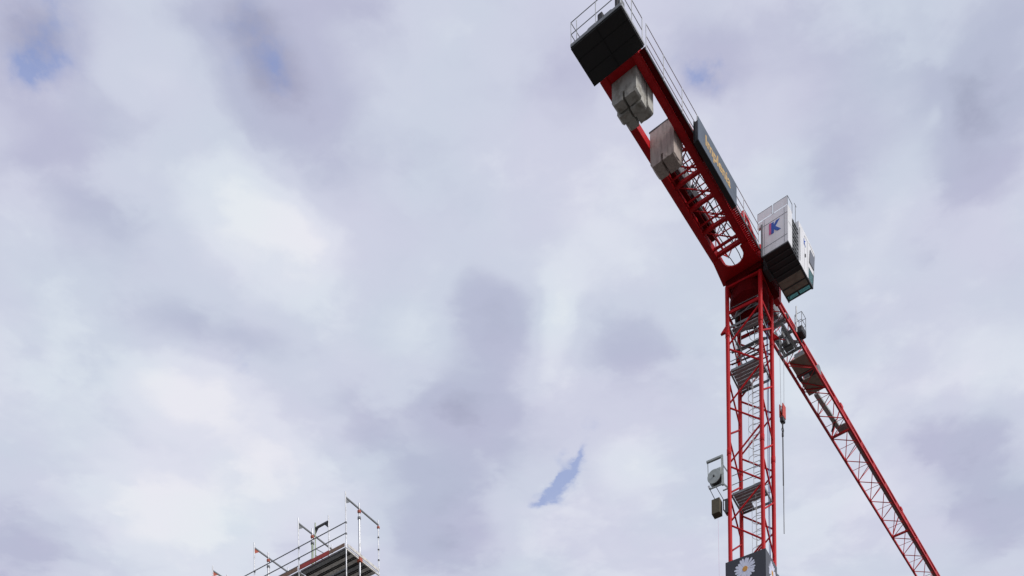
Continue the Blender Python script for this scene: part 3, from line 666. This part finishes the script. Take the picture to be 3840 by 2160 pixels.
# --- small cable winch frame hooked to the left mast leg
wf = thing('winch_bracket', MA(-1.3, -.93, 43.5), 'grey winch bracket with round drum and brown counterweight hooked to the left mast leg', 'winch')
v0 = -.98
def wb(name, p, q, w, h, m): return MA.beam(name, (p[0], v0, p[1]), (q[0], v0, q[1]), w, h, m, wf)
wb('top_bar', (-2.22, 45.36), (-1.29, 45.36), .13, .10, GREYL)
wb('post', (-2.16, 45.32), (-2.14, 44.4), .04, .04, GREYL)
wb('post', (-1.33, 45.40), (-1.29, 43.75), .12, .12, GREYL)
wb('strut', (-1.28, 44.85), (-.98, 44.3), .06, .06, GREYL)
wb('strut', (-1.29, 43.85), (-.98, 43.45), .07, .07, GREYL)
MA.tube('drum_disc', (-1.74, v0-.20, 44.30), (-1.74, v0-.16, 44.30), .38, GREYL, wf, 28)
MA.tube('drum_disc', (-1.74, v0+.16, 44.30), (-1.74, v0+.20, 44.30), .38, GREYL, wf, 28)
MA.tube('drum_core', (-1.74, v0-.16, 44.30), (-1.74, v0+.16, 44.30), .30, DGREY, wf, 20)
MA.box('drum_guard', (-1.62, -1.36), (v0-.14, v0+.14), (44.32, 44.72), GREYL, wf, bev=.03)
MA.tube('axle', (-1.74, v0-.26, 44.30), (-1.74, v0+.26, 44.30), .05, DGREY, wf)
wb('lower_bar', (-2.06, 43.82), (-1.30, 43.82), .06, .06, GREYL)
wb('link_arm', (-2.06, 43.82), (-1.76, 43.12), .035, .035, DGREY)
wb('link_arm', (-1.70, 43.82), (-1.28, 42.95), .035, .035, DGREY)
wb('post', (-2.12, 44.0), (-2.06, 43.85), .1, .1, WHITE)
MA.box('weight_box', (-1.88, -1.42), (v0-.25, v0+.22), (42.2, 43.0), BOXD, wf, bev=.02)
for u in (-1.76, -1.54): MA.tube('weight_lug', (u, v0, 42.98), (u, v0, 43.14), .04, DGREY, wf)
wb('hook_arm', (-1.30, 42.90), (-1.0, 42.88), .05, .05, DGREY)
wb('hook_arm', (-1.28, 42.88), (-1.28, 42.35), .05, .05, DGREY)
wb('hook_arm', (-1.28, 42.4), (-1.06, 41.98), .06, .06, DGREY)
MA.box('clamp', (-1.16, -1.0), (v0-.1, v0+.15), (42.1, 42.8), DGREY, wf)
wb('hook_arm', (-1.30, 43.45), (-1.05, 43.45), .05, .05, GREYL)
path_tube('hanging_line', [MA(-1.6+.012*i, v0, 42.1-1.5*i) for i in range(14)], .004, PINK, wf, 5)

# --- banner wrapped round the mast
bn = MA.box('banner', (-1.16, 1.075), (-1.11, -1.08), (36.0, 39.33), BANNER)
setp(bn, 'dark banner with a white daisy wrapped round the red mast', 'banner')
MA.box('side_sheet', (1.078, 1.11), (-1.11, .80), (36.0, 39.33), BANNER, bn)
MA.prism('side_sheet', [(1.11, .803), (1.15, .95), (1.16, 1.10), (1.06, 1.22), (1.03, 1.20), (1.12, 1.09), (1.11, .96), (1.078, .803)], 2, 36.0, 39.0, SLATE, bn)
def daisy(to_world, r, n, seed):
    rr = random.Random(seed)
    for i in range(n):
        t = 2*math.pi*i/n+rr.uniform(-.06, .06); L_ = r*rr.uniform(.88, 1.04); w = r*.095*rr.uniform(.85, 1.15)
        out_ = []
        for f, g_ in ((.22, .45), (.5, .85), (.78, 1.1), (.93, .85), (1.0, .25)): out_.append((f*L_, w*g_))
        poly = [(x, y) for x, y in out_]+[(x, -y) for x, y in reversed(out_)]
        ring = [(x*math.cos(t)-y*math.sin(t), x*math.sin(t)+y*math.cos(t)) for x, y in poly]
        h = .004+.0012*(i % 4)
        vs_ = [to_world(x, y, 0) for x, y in ring]+[to_world(x, y, h) for x, y in ring]; k_ = len(ring)
        mesh_obj('petal', vs_, [tuple(range(k_)), tuple(range(2*k_-1, k_-1, -1))]+[(j, (j+1) % k_, k_+(j+1) % k_, k_+j) for j in range(k_)], PETAL, bn)
    ring = [(r*.26*math.cos(2*math.pi*j/20), r*.26*math.sin(2*math.pi*j/20)) for j in range(20)]
    vs_ = [to_world(x, y, 0) for x, y in ring]+[to_world(x*.9, y*.9, .015) for x, y in ring]
    mesh_obj('flower_centre', vs_, [tuple(range(20)), tuple(range(39, 19, -1))]+[(j, (j+1) % 20, 20+(j+1) % 20, 20+j) for j in range(20)], CORE, bn)
daisy(lambda x, y, h: MA(-.05+x, -1.1105-h, 38.62+y), .60, 21, 3)
daisy(lambda x, y, h: MA(1.1105+h, -.02+x, 38.55+y), .60, 21, 5)

# ------------------------------------------------------------------ scaffold
sc = thing('scaffold', SC(0, 0, -CAMZ), 'galvanised facade scaffold with red toe board rising at the bottom left', 'scaffold')
BAY = 2.83; W = 2.15; MID = .875; DZ = 31.93; LOW = -1.6
def clamp(p, m=RUST, s=.07): return SC.box('coupler', (p[0]-s, p[0]+s), (p[1]-s, p[1]+s), (p[2]-s, p[2]+s), m, sc, bev=.02)
for j in range(6):
    d = j*BAY
    SC.tube('standard', (d, 0, LOW), (d, 0, 34.28), .026, STEEL_W, sc, 10)
    SC.tube('standard', (d, W, LOW), (d, W, 34.28), .024, STEEL_W, sc, 10)
    SC.tube('standard', (d, MID, LOW), (d, MID, 34.30), .03, STEEL_W, sc, 10)
    SC.tube('spigot_sleeve', (d, MID, 31.9), (d, MID, 33.62), .052, STEEL_W if j != 1 else GREEN, sc, 10)
    SC.tube('sleeve_collar', (d, MID, 33.58), (d, MID, 33.68), .075, GREY, sc, 10)
    SC.beam('transom', (d, .02, 34.04), (d, W, 34.06), .05, .06, GREY, sc)
    SC.prism('gusset', [(.02, 34.0), (.30, 34.0), (.02, 33.78)], 0, d-.008, d+.008, RUST if j > 1 else GREY, sc)
    clamp((d, MID, 33.92), RUST, .06); clamp((d, W, 33.95), RUST, .05)
    for z in (32.94, 32.46): clamp((d, 0, z), GREY, .04)
    for z in (33.5, 32.95, 32.48): clamp((d, W, z), DGREY, .035)
    SC.tube('base_jack', (d, 0, LOW), (d, 0, LOW+.3), .05, GREY, sc)
    for lv in range(16):
        z = DZ-.12-lv*2.0
        if z > 0: SC.beam('transom', (d, -.03, z), (d, W+.03, z), .05, .06, GREY if lv else DECK, sc)
    clamp((d, MID, 31.78), RUST, .09)
    SC.tube('standard_end', (d, MID, 31.2), (d, MID, 31.75), .045, STEEL_W, sc)
for j in range(5):
    d0, d1 = j*BAY, (j+1)*BAY
    for z in (32.94, 32.46): SC.tube('guard_rail', (d0+.03, -.03, z), (d1-.03, -.03, z), .021, GREY, sc)
    if j: SC.tube('guard_rail', (d0+.03, MID, 32.94), (d1-.03, MID, 32.94), .02, GREY, sc)
    for lv in range(4):
        z = DZ-lv*2.0
        for i in range(6):
            b0 = .04+i*.352
            if lv == 0 or i < 3: SC.box('deck_plank', (d0+.04, d1-.04), (b0, b0+(.25 if lv == 0 else .30)), (z-.06, z), DECK if i % 3 else PLANK, sc)
            if lv == 0:
                SC.box('plank_edge', (d0+.04, d1-.04), (b0, b0+.02), (z-.10, z-.061), DGREY, sc)
                if i < 5: SC.box('deck_shade_strip', (d0+.04, d1-.04), (b0+.252, b0+.35), (z-.035, z-.005), DGREY, sc)  # dark strip added for the shade on the deck channel sides
        if lv == 0:
            if j == 0:
                SC.box('toe_board', (.06, .95), (-.05, -.02), (z-.01, z+.13), WOOD, sc)
                SC.box('toe_board', (.97, 2.74), (-.055, -.02), (z-.02, z+.16), TOE, sc)
            else: SC.box('toe_board', (d0+.06, d1-.06), (-.05, -.02), (z-.01, z+.15), WOOD, sc)
        else:
            SC.box('toe_board', (d0+.06, d1-.06), (-.05, -.02), (z, z+.15), TOE if j % 2 else WOOD, sc)
            for h in (.5, 1.0): SC.tube('guard_rail', (d0+.03, -.03, z+h), (d1-.03, -.03, z+h), .021, GREY, sc)
SC.box('toe_board', (-.06, -.03), (.06, W-.05), (DZ-.02, DZ+.10), DECK, sc)
for lv in range(1, 8):
    SC.tube('diagonal_brace', (.06, -.06, DZ-2*lv), (BAY-.06, -.06, DZ-2*lv-2), .024, STEEL_W, sc)
# part of the return bay behind: two standards with a short bracket
s2 = thing('scaffold_bracket_bay', SC(BAY, W, -CAMZ), 'inner scaffold posts with a short dark bracket behind the second frame', 'scaffold')
for (d, w) in ((1.62, .66), (2.44, .66)):
    SC.tube('standard', (d, w, 31.95), (d, w, 34.28), .028, GREEN if d > 2 else STEEL_W, s2, 10)
SC.beam('bracket_beam', (1.66, .66, 34.02), (2.42, .66, 34.02), .06, .08, DGREY, s2)
SC.prism('gusset', [(1.65, 34.0), (1.9, 34.0), (1.65, 33.75)], 1, .652, .668, DGREY, s2)
SC.prism('gusset', [(2.43, 34.0), (2.2, 34.0), (2.43, 33.75)], 1, .652, .668, DGREY, s2)
SC.tube('cross_tube', (1.65, .66, 32.5), (2.42, .66, 33.1), .016, GREY, s2)
SC.tube('cross_tube', (1.65, .66, 32.2), (2.42, .66, 32.8), .016, GREY, s2)
